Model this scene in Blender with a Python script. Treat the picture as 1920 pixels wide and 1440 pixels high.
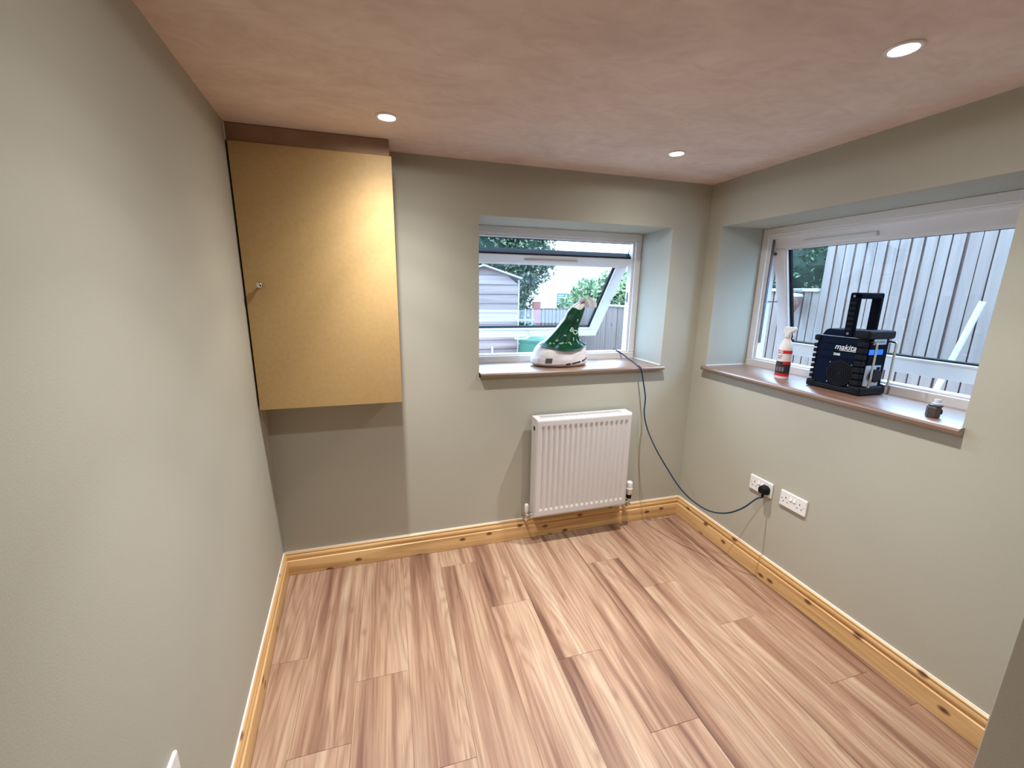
import bpy, bmesh, math, random
from mathutils import Vector, Matrix, noise
random.seed(7)
PI = math.pi
S = bpy.context.scene
COL = S.collection
for o in list(bpy.data.objects):
    bpy.data.objects.remove(o)

# ------------------------------------------------------------------ camera
cam_d = bpy.data.cameras.new('camera')
cam = bpy.data.objects.new('camera', cam_d); COL.objects.link(cam)
_r = Vector((0.959443412751063, -0.2815200961095671, 0.014655142955751207))
_u = Vector((0.048127007278968285, 0.21480104839252184, 0.9754713223769541))
_f = Vector((0.27776272049892425, 0.9352042264104315, -0.21963817064686836))
cam.matrix_world = Matrix(((_r.x, _u.x, -_f.x, 0.6146), (_r.y, _u.y, -_f.y, -2.2915),
                           (_r.z, _u.z, -_f.z, 1.5645), (0, 0, 0, 1)))
cam_d.sensor_fit = 'HORIZONTAL'; cam_d.sensor_width = 36.0
cam_d.lens = 775.56 * 36.0 / 1920.0
cam_d.clip_start = 0.02; cam_d.clip_end = 200
S.camera = cam
# ------------------------------------------------------------------ sky, exposure
world = bpy.data.worlds.new('overcast_sky'); S.world = world; world.use_nodes = True
bgn = world.node_tree.nodes['Background']
bgn.inputs['Color'].default_value = (0.47, 0.69, 1.0, 1)
bgn.inputs['Strength'].default_value = 11.0
S.view_settings.view_transform = 'Standard'; S.view_settings.look = 'None'
S.view_settings.gamma = 1.0; S.view_settings.use_curve_mapping = False
S.view_settings.exposure = 0.0
S.cycles.max_bounces = 10; S.cycles.diffuse_bounces = 6; S.cycles.transparent_max_bounces = 16
S.cycles.caustics_reflective = False; S.cycles.caustics_refractive = False
S.cycles.sample_clamp_indirect = 4.0
LAMP_W = 146.0            # watts of each ceiling spot
LAMP_COL = (1.0, 0.985, 0.965)

W, H, SILL = 2.5667, 2.2172, 1.103
def lwx(y): return -0.006 - 0.083 * y      # inner face of the left wall (it runs slightly out of square)

# ------------------------------------------------------------------ material helpers
def mat(name):
    m = bpy.data.materials.new(name); m.use_nodes = True
    nt = m.node_tree; p = nt.nodes['Principled BSDF']
    return m, nt, p
def node(nt, t, **kw):
    n = nt.nodes.new(t)
    for k, v in kw.items():
        if k in n.inputs: n.inputs[k].default_value = v
        else: setattr(n, k, v)
    return n
def ramp(nt, stops, interp='LINEAR'):
    n = nt.nodes.new('ShaderNodeValToRGB'); r = n.color_ramp; r.interpolation = interp
    while len(r.elements) < len(stops): r.elements.new(0.5)
    for e, (p, c) in zip(r.elements, stops):
        e.position = p; e.color = (c[0], c[1], c[2], 1)
    return n
def mathn(nt, op, a=None, b=None):
    n = nt.nodes.new('ShaderNodeMath'); n.operation = op
    for i, v in enumerate((a, b)):
        if v is None: continue
        if isinstance(v, (int, float)): n.inputs[i].default_value = v
        else: nt.links.new(v, n.inputs[i])
    return n.outputs[0]
def mix(nt, f, a, b, mode='MIX'):
    n = nt.nodes.new('ShaderNodeMix'); n.data_type = 'RGBA'; n.blend_type = mode
    for i, v in ((0, f), (6, a), (7, b)):
        if isinstance(v, (int, float)): n.inputs[i].default_value = v
        elif isinstance(v, tuple): n.inputs[i].default_value = (v[0], v[1], v[2], 1)
        else: nt.links.new(v, n.inputs[i])
    return n.outputs[2]
def simple(name, col, rough=0.5, metal=0.0, spec=0.5, coat=0.0, var=0.06, vs=30.0, emit=None, es=0.0, bump=0.0):
    m, nt, p = mat(name)
    tc = node(nt, 'ShaderNodeTexCoord')
    nz = node(nt, 'ShaderNodeTexNoise', Scale=vs, Detail=3.0)
    nt.links.new(tc.outputs['Object'], nz.inputs['Vector'])
    a = tuple(max(0, c * (1 - var)) for c in col); b = tuple(min(1, c * (1 + var)) for c in col)
    r = ramp(nt, [(0.3, a), (0.7, b)])
    nt.links.new(nz.outputs[0], r.inputs[0]); nt.links.new(r.outputs[0], p.inputs['Base Color'])
    p.inputs['Roughness'].default_value = rough; p.inputs['Metallic'].default_value = metal
    p.inputs['Specular IOR Level'].default_value = spec; p.inputs['Coat Weight'].default_value = coat
    if emit: p.inputs['Emission Color'].default_value = (*emit, 1); p.inputs['Emission Strength'].default_value = es
    if bump:
        bn = node(nt, 'ShaderNodeBump', Strength=bump, Distance=0.01)
        nt.links.new(nz.outputs[0], bn.inputs['Height']); nt.links.new(bn.outputs[0], p.inputs['Normal'])
    return m
def paint_mat(name, col, tex=260.0):
    m, nt, p = mat(name)
    g = node(nt, 'ShaderNodeNewGeometry')
    n1 = node(nt, 'ShaderNodeTexNoise', Scale=1.3, Detail=4.0)
    n2 = node(nt, 'ShaderNodeTexNoise', Scale=tex, Detail=2.0)
    for n in (n1, n2): nt.links.new(g.outputs['Position'], n.inputs['Vector'])
    c = ramp(nt, [(0.3, tuple(x * 0.97 for x in col)), (0.7, tuple(min(1, x * 1.03) for x in col))])
    nt.links.new(n1.outputs[0], c.inputs[0])
    nt.links.new(c.outputs[0], p.inputs['Base Color'])
    bn = node(nt, 'ShaderNodeBump', Strength=0.12, Distance=0.002)
    nt.links.new(n2.outputs[0], bn.inputs['Height']); nt.links.new(bn.outputs[0], p.inputs['Normal'])
    p.inputs['Roughness'].default_value = 0.75; p.inputs['Specular IOR Level'].default_value = 0.25
    return m
def plaster_mat():
    m, nt, p = mat('bare_plaster')
    g = node(nt, 'ShaderNodeNewGeometry')
    mp = node(nt, 'ShaderNodeMapping'); mp.inputs['Scale'].default_value = (1.0, 1.7, 1.0)
    mp.inputs['Rotation'].default_value = (0, 0, 0.5)
    nt.links.new(g.outputs['Position'], mp.inputs['Vector'])
    n1 = node(nt, 'ShaderNodeTexNoise', Scale=1.6, Detail=5.0, Distortion=1.2)
    n2 = node(nt, 'ShaderNodeTexNoise', Scale=6.0, Detail=6.0, Distortion=2.5)
    for n in (n1, n2): nt.links.new(mp.outputs[0], n.inputs['Vector'])
    r1 = ramp(nt, [(0.3, (0.70, 0.57, 0.52)), (0.55, (0.80, 0.675, 0.62)), (0.75, (0.86, 0.75, 0.70))])
    nt.links.new(n1.outputs[0], r1.inputs[0])
    r2 = ramp(nt, [(0.35, (0.93, 0.91, 0.9)), (0.6, (1, 1, 1))])
    nt.links.new(n2.outputs[0], r2.inputs[0])
    nt.links.new(mix(nt, 1.0, r1.outputs[0], r2.outputs[0], 'MULTIPLY'), p.inputs['Base Color'])
    bn = node(nt, 'ShaderNodeBump', Strength=0.25, Distance=0.004)
    nt.links.new(n2.outputs[0], bn.inputs['Height']); nt.links.new(bn.outputs[0], p.inputs['Normal'])
    p.inputs['Roughness'].default_value = 0.7; p.inputs['Specular IOR Level'].default_value = 0.3
    return m
def laminate_mat():
    """oak laminate: grain along local Y, every board its own offset"""
    m, nt, p = mat('oak_laminate')
    tc = node(nt, 'ShaderNodeTexCoord'); oi = node(nt, 'ShaderNodeObjectInfo')
    off = node(nt, 'ShaderNodeCombineXYZ')
    nt.links.new(mathn(nt, 'MULTIPLY', oi.outputs['Random'], 37.0), off.inputs[0])
    nt.links.new(mathn(nt, 'MULTIPLY', oi.outputs['Random'], 91.0), off.inputs[1])
    add = node(nt, 'ShaderNodeVectorMath', operation='ADD')
    nt.links.new(tc.outputs['Object'], add.inputs[0]); nt.links.new(off.outputs[0], add.inputs[1])
    def stretched(sx, sy, scale, detail=3.0, dist=0.0):
        mp = node(nt, 'ShaderNodeMapping'); mp.inputs['Scale'].default_value = (sx, sy, 1)
        nt.links.new(add.outputs[0], mp.inputs['Vector'])
        n = node(nt, 'ShaderNodeTexNoise', Scale=scale, Detail=detail, Distortion=dist)
        nt.links.new(mp.outputs[0], n.inputs['Vector'])
        return n.outputs[0]
    strips = stretched(11, 0.42, 1.0, 2.5, 0.5)         # tone strips inside a board
    field = stretched(6.0, 0.62, 1.0, 1.6, 0.5)       # smooth field whose contour lines are the cathedral grain
    rings = mathn(nt, 'SINE', mathn(nt, 'MULTIPLY', field, 95.0))
    rings = mathn(nt, 'MULTIPLY', mathn(nt, 'ADD', rings, 1.0), 0.5)
    rings = mathn(nt, 'POWER', rings, 2.2)
    fine = stretched(120, 4.0, 1.0, 3.0, 0.2)
    mid = stretched(30, 1.4, 1.0, 3.0, 0.6)
    base = ramp(nt, [(0.36, (0.135, 0.066, 0.042)), (0.44, (0.275, 0.158, 0.103)), (0.52, (0.385, 0.250, 0.169)), (0.66, (0.47, 0.342, 0.240))])
    tone = mathn(nt, 'ADD', mathn(nt, 'MULTIPLY', strips, 0.75), mathn(nt, 'MULTIPLY', mid, 0.27))
    nt.links.new(tone, base.inputs[0])
    c = mix(nt, mathn(nt, 'MULTIPLY', rings, 0.40), base.outputs[0], (0.22, 0.12, 0.08))
    fr = ramp(nt, [(0.36, (0.74, 0.68, 0.64)), (0.56, (1.04, 1.03, 1.02))])
    nt.links.new(fine, fr.inputs[0])
    c = mix(nt, 0.7, c, fr.outputs[0], 'MULTIPLY')
    # knots
    mp = node(nt, 'ShaderNodeMapping'); mp.inputs['Scale'].default_value = (5.4, 2.2, 1)
    nt.links.new(add.outputs[0], mp.inputs['Vector'])
    v = node(nt, 'ShaderNodeTexVoronoi', Scale=1.0); v.voronoi_dimensions = '2D'
    nt.links.new(mp.outputs[0], v.inputs['Vector'])
    kn = ramp(nt, [(0.0, (0.95, 0.95, 0.95)), (0.035, (0.5, 0.5, 0.5)), (0.085, (0, 0, 0))])
    nt.links.new(v.outputs['Distance'], kn.inputs[0])
    k2 = mathn(nt, 'MULTIPLY', kn.outputs[0], mathn(nt, 'GREATER_THAN', mathn(nt, 'FRACT', mathn(nt, 'MULTIPLY', v.outputs['Color'], 3.7)), 0.45))
    c = mix(nt, mathn(nt, 'MULTIPLY', k2, 0.75), c, (0.20, 0.095, 0.055))
    nt.links.new(c, p.inputs['Base Color'])
    p.inputs['Roughness'].default_value = 0.42; p.inputs['Specular IOR Level'].default_value = 0.35
    bn = node(nt, 'ShaderNodeBump', Strength=0.05, Distance=0.002)
    nt.links.new(fine, bn.inputs['Height']); nt.links.new(bn.outputs[0], p.inputs['Normal'])
    return m
def wood_mat(name, c0, c1, knot=None, axis='X', rough=0.4, kd=3.0, kdens=0.5, gr=1.0, coat=0.0):
    m, nt, p = mat(name)
    tc = node(nt, 'ShaderNodeTexCoord'); oi = node(nt, 'ShaderNodeObjectInfo')
    off = node(nt, 'ShaderNodeCombineXYZ')
    for i in range(3): nt.links.new(mathn(nt, 'MULTIPLY', oi.outputs['Random'], 23.0 + 11 * i), off.inputs[i])
    add = node(nt, 'ShaderNodeVectorMath', operation='ADD')
    nt.links.new(tc.outputs['Object'], add.inputs[0]); nt.links.new(off.outputs[0], add.inputs[1])
    sc = {'X': (1.2, 26, 26), 'Y': (26, 1.2, 26), 'Z': (26, 26, 1.2)}[axis]
    mp = node(nt, 'ShaderNodeMapping'); mp.inputs['Scale'].default_value = tuple(s * gr for s in sc)
    nt.links.new(add.outputs[0], mp.inputs['Vector'])
    n1 = node(nt, 'ShaderNodeTexNoise', Scale=1.0, Detail=4.0, Distortion=0.6)
    nt.links.new(mp.outputs[0], n1.inputs['Vector'])
    r = ramp(nt, [(0.33, c0), (0.62, c1)])
    nt.links.new(n1.outputs[0], r.inputs[0]); c = r.outputs[0]
    if knot:
        kq = kd * (1.8 if coat == 0.0 and kd > 5 else 3.2)
        sk = {'X': (kd, kq, kq), 'Y': (kq, kd, kq), 'Z': (kq, kq, kd)}[axis]
        mk = node(nt, 'ShaderNodeMapping'); mk.inputs['Scale'].default_value = sk
        nt.links.new(add.outputs[0], mk.inputs['Vector'])
        v = node(nt, 'ShaderNodeTexVoronoi', Scale=1.0)
        if kd > 5:                     # knots laid out on the face of the board
            v.voronoi_dimensions = '2D'; sp_ = node(nt, 'ShaderNodeSeparateXYZ'); cb = node(nt, 'ShaderNodeCombineXYZ')
            nt.links.new(mk.outputs[0], sp_.inputs[0]); nt.links.new(sp_.outputs[0], cb.inputs[0]); nt.links.new(sp_.outputs[2], cb.inputs[1])
            nt.links.new(cb.outputs[0], v.inputs['Vector'])
        else: nt.links.new(mk.outputs[0], v.inputs['Vector'])
        kn = ramp(nt, [(0.0, (1, 1, 1)), (0.07, (0.8, 0.8, 0.8)), (0.13, (0, 0, 0))])
        nt.links.new(v.outputs['Distance'], kn.inputs[0])
        k2 = mathn(nt, 'MULTIPLY', kn.outputs[0], mathn(nt, 'LESS_THAN', mathn(nt, 'FRACT', mathn(nt, 'MULTIPLY', v.outputs['Color'], 5.1)), kdens))
        c = mix(nt, k2, c, knot)
    nt.links.new(c, p.inputs['Base Color'])
    p.inputs['Roughness'].default_value = rough; p.inputs['Coat Weight'].default_value = coat
    bn = node(nt, 'ShaderNodeBump', Strength=0.1, Distance=0.002)
    nt.links.new(n1.outputs[0], bn.inputs['Height']); nt.links.new(bn.outputs[0], p.inputs['Normal'])
    return m
def glass_mat():
    m, nt, p = mat('window_glass')
    nt.nodes.remove(p); out = nt.nodes['Material Output']
    tr = node(nt, 'ShaderNodeBsdfTransparent'); tr.inputs[0].default_value = (0.93, 0.97, 0.985, 1)
    gl = node(nt, 'ShaderNodeBsdfGlossy'); gl.inputs['Roughness'].default_value = 0.01
    lw = node(nt, 'ShaderNodeLayerWeight', Blend=0.5)
    f2 = mathn(nt, 'ADD', mathn(nt, 'MULTIPLY', mathn(nt, 'POWER', lw.outputs['Facing'], 5.0), 0.9), 0.035)
    mx = node(nt, 'ShaderNodeMixShader')
    nt.links.new(f2, mx.inputs[0]); nt.links.new(tr.outputs[0], mx.inputs[1]); nt.links.new(gl.outputs[0], mx.inputs[2])
    nt.links.new(mx.outputs[0], out.inputs['Surface'])
    return m
def leaf_mat(name, stops, trans=0.25):
    m, nt, p = mat(name)
    g = node(nt, 'ShaderNodeNewGeometry')
    n1 = node(nt, 'ShaderNodeTexNoise', Scale=9.0, Detail=2.0)
    nt.links.new(g.outputs['Position'], n1.inputs['Vector'])
    r = ramp(nt, stops); nt.links.new(g.outputs['Random Per Island'], r.inputs[0])
    r2 = ramp(nt, [(0.35, (0.6, 0.6, 0.6)), (0.65, (1.1, 1.1, 1.1))]); nt.links.new(n1.outputs[0], r2.inputs[0])
    nt.links.new(mix(nt, 1.0, r.outputs[0], r2.outputs[0], 'MULTIPLY'), p.inputs['Base Color'])
    p.inputs['Roughness'].default_value = 0.45
    return m

M = {}
M['wall'] = paint_mat('sage_wall_paint', (0.430, 0.418, 0.350))
M['plaster'] = plaster_mat()
M['bulk'] = simple('brown_plaster', (0.30, 0.19, 0.125), 0.8, var=0.12, vs=10)
M['hall'] = simple('dark_bounce_absorber', (0.10, 0.065, 0.045), 0.6, var=0.2, vs=8)  # made-up dark finish for the unseen end wall, soaks up bounced light
M['lam'] = laminate_mat()
M['pineX'] = wood_mat('varnished_pine', (0.50, 0.285, 0.115), (0.76, 0.51, 0.245), (0.11, 0.03, 0.012), 'X', 0.33, 5.2, 0.8)
M['oakX'] = wood_mat('sill_hardwood', (0.15, 0.075, 0.045), (0.25, 0.13, 0.078), None, 'X', 0.38, coat=1.0)
M['oakX'].node_tree.nodes['Principled BSDF'].inputs['Coat Roughness'].default_value = 0.32
M['oakX'].node_tree.nodes['Principled BSDF'].inputs['Coat IOR'].default_value = 2.2
M['mdf'] = simple('raw_mdf', (0.42, 0.275, 0.112), 0.62, var=0.05, vs=55.0)
M['upvc'] = simple('white_upvc', (0.84, 0.84, 0.86), 0.28, var=0.01)
M['white'] = simple('white_plastic', (0.80, 0.79, 0.79), 0.3, var=0.01)
M['enamel'] = simple('white_radiator_enamel', (0.62, 0.595, 0.59), 0.32, var=0.01)
M['caulk'] = simple('white_caulk', (0.82, 0.81, 0.80), 0.5, var=0.02)
M['black'] = simple('black_rubber', (0.008, 0.008, 0.011), 0.6, var=0.1, spec=0.15)
M['hole'] = simple('dark_recess', (0.02, 0.018, 0.016), 0.8, var=0.1)
M['chrome'] = simple('chrome', (0.72, 0.71, 0.70), 0.12, metal=1.0, var=0.02)
M['steel'] = simple('stay_steel', (0.16, 0.17, 0.20), 0.4, metal=0.7, var=0.05)
M['glass'] = glass_mat()
M['cable'] = simple('blue_cable_sheath', (0.006, 0.026, 0.058), 0.45, var=0.1, spec=0.25)
M['navy'] = simple('navy_plastic', (0.003, 0.008, 0.024), 0.65, var=0.1, spec=0.07)
M['navyh'] = simple('dark_navy_rubber', (0.003, 0.004, 0.009), 0.7, var=0.1, spec=0.06)
M['silver'] = simple('silver_plastic', (0.42, 0.45, 0.50), 0.35, metal=0.4, var=0.04)
M['print'] = simple('pale_print', (0.75, 0.78, 0.80), 0.5, var=0.02)
M['lcd'] = simple('lit_blue_display', (0.0, 0.1, 0.8), 0.3, emit=(0.01, 0.14, 1.0), es=0.9)
M['bagw'] = simple('white_polythene', (0.66, 0.63, 0.64), 0.32, var=0.05, vs=14, bump=0.3)
M['bagg'] = simple('green_printed_polythene', (0.003, 0.085, 0.036), 0.25, var=0.45, vs=16, bump=0.5, coat=0.3)
M['leafp'] = simple('pale_green_print', (0.38, 0.60, 0.42), 0.4, var=0.1)
M['greyp'] = simple('grey_print', (0.16, 0.16, 0.16), 0.5, var=0.3, vs=200)
M['inkp'] = simple('dark_print', (0.09, 0.055, 0.045), 0.5, var=0.1)
M['rope'] = simple('brown_twist_tie', (0.16, 0.06, 0.04), 0.6, var=0.2)
M['red'] = simple('red_label', (0.62, 0.02, 0.03), 0.4, var=0.05)
M['dlab'] = simple('dark_label', (0.035, 0.025, 0.03), 0.4, var=0.4, vs=120)
M['bottle'] = simple('white_bottle_plastic', (0.78, 0.72, 0.70), 0.3, var=0.01)
M['nutm'] = simple('grey_fitting_plastic', (0.12, 0.105, 0.10), 0.3, metal=0.5, var=0.2)
M['nutc'] = simple('clear_grey_plastic', (0.55, 0.60, 0.68), 0.25, var=0.05)
M['fence'] = wood_mat('weathered_fence_timber', (0.165, 0.128, 0.110), (0.215, 0.168, 0.144), (0.06, 0.035, 0.03), 'Z', 0.7, 2.2, 0.22, 0.6)
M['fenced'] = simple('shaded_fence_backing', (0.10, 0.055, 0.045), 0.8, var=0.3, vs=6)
M['shed'] = wood_mat('pinkish_shed_boards', (0.15, 0.10, 0.09), (0.27, 0.195, 0.18), (0.12, 0.07, 0.06), 'X', 0.7, 2.5, 0.25, 0.6)
M['roof'] = simple('shed_roof_felt', (0.22, 0.13, 0.12), 0.8, var=0.2)
M['trimw'] = simple('pale_trim_timber', (0.36, 0.34, 0.34), 0.6, var=0.08)
M['postr'] = simple('red_brown_stained_post', (0.26, 0.085, 0.075), 0.7, var=0.15, vs=8)
M['render'] = simple('white_house_render', (0.86, 0.86, 0.84), 0.8, var=0.02)
M['louvre'] = simple('blue_grey_louvre', (0.07, 0.12, 0.15), 0.6, var=0.05)
M['bin'] = simple('green_plastic', (0.025, 0.10, 0.06), 0.4, var=0.1)
M['hose'] = simple('blue_hose', (0.06, 0.2, 0.38), 0.4, var=0.05)
M['ground'] = simple('garden_gravel', (0.30, 0.28, 0.24), 0.9, var=0.3, vs=9)
M['brick'] = simple('outer_wall_render', (0.5, 0.45, 0.4), 0.9, var=0.1)
M['basket'] = simple('brown_basket', (0.17, 0.085, 0.065), 0.8, var=0.3, vs=40)
M['pole'] = simple('bare_pole_timber', (0.42, 0.37, 0.33), 0.6, var=0.08)
M['hedge'] = leaf_mat('hedge_leaves', [(0.0, (0.01, 0.026, 0.014)), (0.45, (0.03, 0.065, 0.03)), (0.75, (0.10, 0.15, 0.07)), (1.0, (0.30, 0.32, 0.20))])
M['hedge2'] = leaf_mat('ivy_leaves', [(0.0, (0.02, 0.04, 0.022)), (0.3, (0.065, 0.05, 0.04)), (0.6, (0.04, 0.11, 0.045)), (1.0, (0.17, 0.27, 0.11))])
M['bush'] = leaf_mat('lime_leaves', [(0.0, (0.08, 0.16, 0.06)), (0.5, (0.22, 0.33, 0.13)), (1.0, (0.5, 0.54, 0.26))])
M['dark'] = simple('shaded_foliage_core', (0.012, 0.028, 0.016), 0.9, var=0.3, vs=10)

# ------------------------------------------------------------------ mesh helpers
def box(bm, x0, x1, y0, y1, z0, z1):
    vs = [bm.verts.new(c) for c in ((x0, y0, z0), (x1, y0, z0), (x1, y1, z0), (x0, y1, z0), (x0, y0, z1), (x1, y0, z1), (x1, y1, z1), (x0, y1, z1))]
    for f in ((0, 3, 2, 1), (4, 5, 6, 7), (0, 1, 5, 4), (1, 2, 6, 5), (2, 3, 7, 6), (3, 0, 4, 7)):
        bm.faces.new([vs[i] for i in f])
def prism(bm, poly, z0, z1):
    """vertical prism over a plan polygon"""
    b = [bm.verts.new((x, y, z0)) for x, y in poly]; t = [bm.verts.new((x, y, z1)) for x, y in poly]
    n = len(poly)
    bm.faces.new(b[::-1]); bm.faces.new(t)
    for i in range(n): bm.faces.new((b[i], b[(i + 1) % n], t[(i + 1) % n], t[i]))
def extrude_profile(bm, prof, x0, x1):
    """profile of (y, z) pairs swept along x"""
    a = [bm.verts.new((x0, y, z)) for y, z in prof]; b = [bm.verts.new((x1, y, z)) for y, z in prof]
    n = len(prof)
    bm.faces.new(a); bm.faces.new(b[::-1])
    for i in range(n): bm.faces.new((a[i], b[i], b[(i + 1) % n], a[(i + 1) % n]))
def frame_from(d):
    d = d.normalized(); h = Vector((0, 0, 1)) if abs(d.z) < 0.95 else Vector((1, 0, 0))
    x = d.cross(h).normalized(); return x, x.cross(d).normalized()
def tube(bm, pts, r, n=10, cap=True, rr=None):
    pts = [Vector(p) for p in pts]; rings = []; px = None
    for i, p in enumerate(pts):
        d = (pts[min(i + 1, len(pts) - 1)] - pts[max(i - 1, 0)])
        x, y = frame_from(d)
        if px is not None:
            x = (px - d.normalized() * px.dot(d.normalized())).normalized(); y = x.cross(d.normalized())
        px = x; q = rr[i] if rr else r
        rings.append([bm.verts.new(p + x * math.cos(2 * PI * k / n) * q + y * math.sin(2 * PI * k / n) * q) for k in range(n)])
    for a, b in zip(rings, rings[1:]):
        for k in range(n): bm.faces.new((a[k], a[(k + 1) % n], b[(k + 1) % n], b[k]))
    if cap: bm.faces.new(rings[0][::-1]); bm.faces.new(rings[-1])
def lathe(bm, prof, n=32, o=(0, 0, 0), sx=1.0, sy=1.0):
    rings = []
    for r, z in prof:
        rings.append([bm.verts.new((o[0] + r * sx * math.cos(2 * PI * k / n), o[1] + r * sy * math.sin(2 * PI * k / n), o[2] + z)) for k in range(n)])
    for a, b in zip(rings, rings[1:]):
        for k in range(n): bm.faces.new((a[k], a[(k + 1) % n], b[(k + 1) % n], b[k]))
    bm.faces.new(rings[0][::-1]); bm.faces.new(rings[-1])
def smooth_pts(pts, k=8):
    pts = [Vector(p) for p in pts]; out = []
    for i in range(len(pts) - 1):
        p0, p1, p2, p3 = pts[max(i - 1, 0)], pts[i], pts[i + 1], pts[min(i + 2, len(pts) - 1)]
        for j in range(k):
            t = j / k
            out.append(0.5 * ((2 * p1) + (p2 - p0) * t + (2 * p0 - 5 * p1 + 4 * p2 - p3) * t * t + (3 * p1 - p0 - 3 * p2 + p3) * t ** 3))
    out.append(pts[-1]); return out
def obj(name, bm, m, parent=None, smooth=False, bevel=0.0, seg=2, loc=None, rot=None, auto=35):
    bmesh.ops.recalc_face_normals(bm, faces=bm.faces[:])
    me = bpy.data.meshes.new(name); bm.to_mesh(me); bm.free()
    for mm in (m if isinstance(m, list) else [m]): me.materials.append(mm)
    o = bpy.data.objects.new(name, me); COL.objects.link(o)
    if parent: o.parent = parent
    if loc is not None: o.location = loc
    if rot is not None: o.rotation_euler = rot
    if bevel:
        b = o.modifiers.new('bevel', 'BEVEL'); b.width = bevel; b.segments = seg; b.limit_method = 'ANGLE'; b.angle_limit = math.radians(40)
        b.harden_normals = False
    if smooth:
        for p in me.polygons: p.use_smooth = True
        es = bm = None
        me.set_sharp_from_angle(angle=math.radians(auto))
    return o
def B(): return bmesh.new()
def boxo(name, x0, x1, y0, y1, z0, z1, m, parent=None, bevel=0.0, **k):
    bm = B(); box(bm, x0, x1, y0, y1, z0, z1); return obj(name, bm, m, parent, bevel=bevel, **k)
def tag(o, label, cat, group=None):
    o['label'] = label; o['category'] = cat
    if group: o['group'] = group
    return o
def empty(name, loc=(0, 0, 0), rot=(0, 0, 0)):
    o = bpy.data.objects.new(name, None); COL.objects.link(o); o.location = loc; o.rotation_euler = rot
    o.empty_display_size = 0.05; return o
def thing(name, label, cat, loc=(0, 0, 0), rot=(0, 0, 0), group=None):
    return tag(empty(name, loc, rot), label, cat, group)
def struct(o, label=None):
    o['kind'] = 'structure'
    if label: o['label'] = label
    return o
def lab(o, label): o['label'] = label; return o
def text(name, body, size, m, parent, loc, rot, ext=0.0004, shear=0.0, spacing=1.0, bold=0.0):
    c = bpy.data.curves.new(name, 'FONT'); c.body = body; c.size = size; c.extrude = ext; c.shear = shear
    c.align_x = 'LEFT'; c.space_character = spacing; c.offset = bold; c.resolution_u = 3
    c.materials.append(m)
    tmp = bpy.data.objects.new('tmp_text', c); COL.objects.link(tmp)
    dg = bpy.context.evaluated_depsgraph_get()
    me = bpy.data.meshes.new_from_object(tmp.evaluated_get(dg)); bpy.data.objects.remove(tmp)
    o = bpy.data.objects.new(name, me); COL.objects.link(o); o.parent = parent; o.location = loc; o.rotation_euler = rot
    return o

# ================================================================== ROOM SHELL
YB = -3.7
# floor: sub-base and boards
fl = struct(boxo('floor', -0.1, W + 0.1, YB, 0.0, -0.03, -0.008, M['hole']), 'oak laminate boarded floor')
PW = 0.2086
joints = {0: -0.62, 1: -1.0389, 2: -0.7975, 3: -1.2027, 4: -0.170, 5: -0.5448, 6: -0.9218, 7: -1.2972, 8: -0.36, 9: -0.6237, 10: -0.95, 11: -1.33, 12: -0.2}
PL = 1.285
for i in range(0, 13):
    x0 = -0.002 + i * PW; x1 = x0 + PW
    if x0 > W: break
    y = joints[i]
    while y < -0.0: y += PL
    while y > YB:
        ya, yb = max(y - PL, YB), min(y, -0.002)
        if yb - ya > 0.02:
            cx, cy = (x0 + x1) / 2, (ya + yb) / 2
            xr = min(x1, W - 0.002)
            bm = B(); box(bm, x0 - cx + 0.0003, xr - cx - 0.0003, ya - cy + 0.0004, yb - cy - 0.0004, -0.008, 0)
            obj('floor_plank', bm, M['lam'], fl, bevel=0.0006, seg=1, loc=(cx, cy, 0))
        y -= PL
# ceiling
struct(boxo('ceiling', -0.15, W + 0.1, YB, 0.0, H, H + 0.1, M['plaster']), 'bare pink plaster ceiling')
# back wall with window opening
BX0, BX1, WZ0, WZ1 = 1.0972, 2.3083, SILL, 1.955
def wall_open(name, w_total, t, u0, u1, z0, z1, hgt, loc, rot, ua=0.0, splay=0.0):
    bm = B()
    prism(bm, [(ua, 0), (u0, 0), (u0 - splay, 0.32), (u0 - splay, t), (ua, t)], 0, hgt); box(bm, u1, w_total, 0, t, 0, hgt)
    box(bm, u0, u1, 0, 0.02, 0, z0 - 0.026); box(bm, u0, u1, 0, 0.02, z1, hgt)
    box(bm, u0 - splay, u1, 0.02, t, 0, z0 - 0.026); box(bm, u0 - splay, u1, 0.02, t, z1, hgt)
    return struct(obj(name, bm, M['wall'], loc=loc, rot=rot), 'sage green painted wall')
RX0, RX1 = 0.1151, 1.3931            # right opening measured from the back wall towards the camera
wall_open('wall_back', W + 0.0, 0.40, BX0, BX1, WZ0, WZ1, H, (0, 0, 0), (0, 0, 0), ua=-0.3, splay=0.08)
wall_open('wall_right', -YB, 0.40, RX0, RX1, WZ0 + 0.008, WZ1 + 0.006, H, (W, 0, 0), (0, 0, -PI / 2), ua=-0.4)
bm = B(); prism(bm, [(lwx(0.0), 0.0), (lwx(0.0) - 0.3, 0.0), (lwx(YB) - 0.35, YB), (lwx(YB), YB)], 0, H)
struct(obj('wall_left', bm, M['wall']), 'long plain sage green wall')
struct(boxo('wall_front', lwx(YB) - 0.3, W + 0.4, YB - 0.1, YB, 0, H, M['hall']), 'unseen end wall behind the viewer, darkened to absorb bounced light')
bm = B(); box(bm, 2.0, W, -1.96, -1.84, 0, H)
struct(obj('wall_return', bm, M['wall'], bevel=0.003), 'short return of wall beside the opening')
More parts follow.
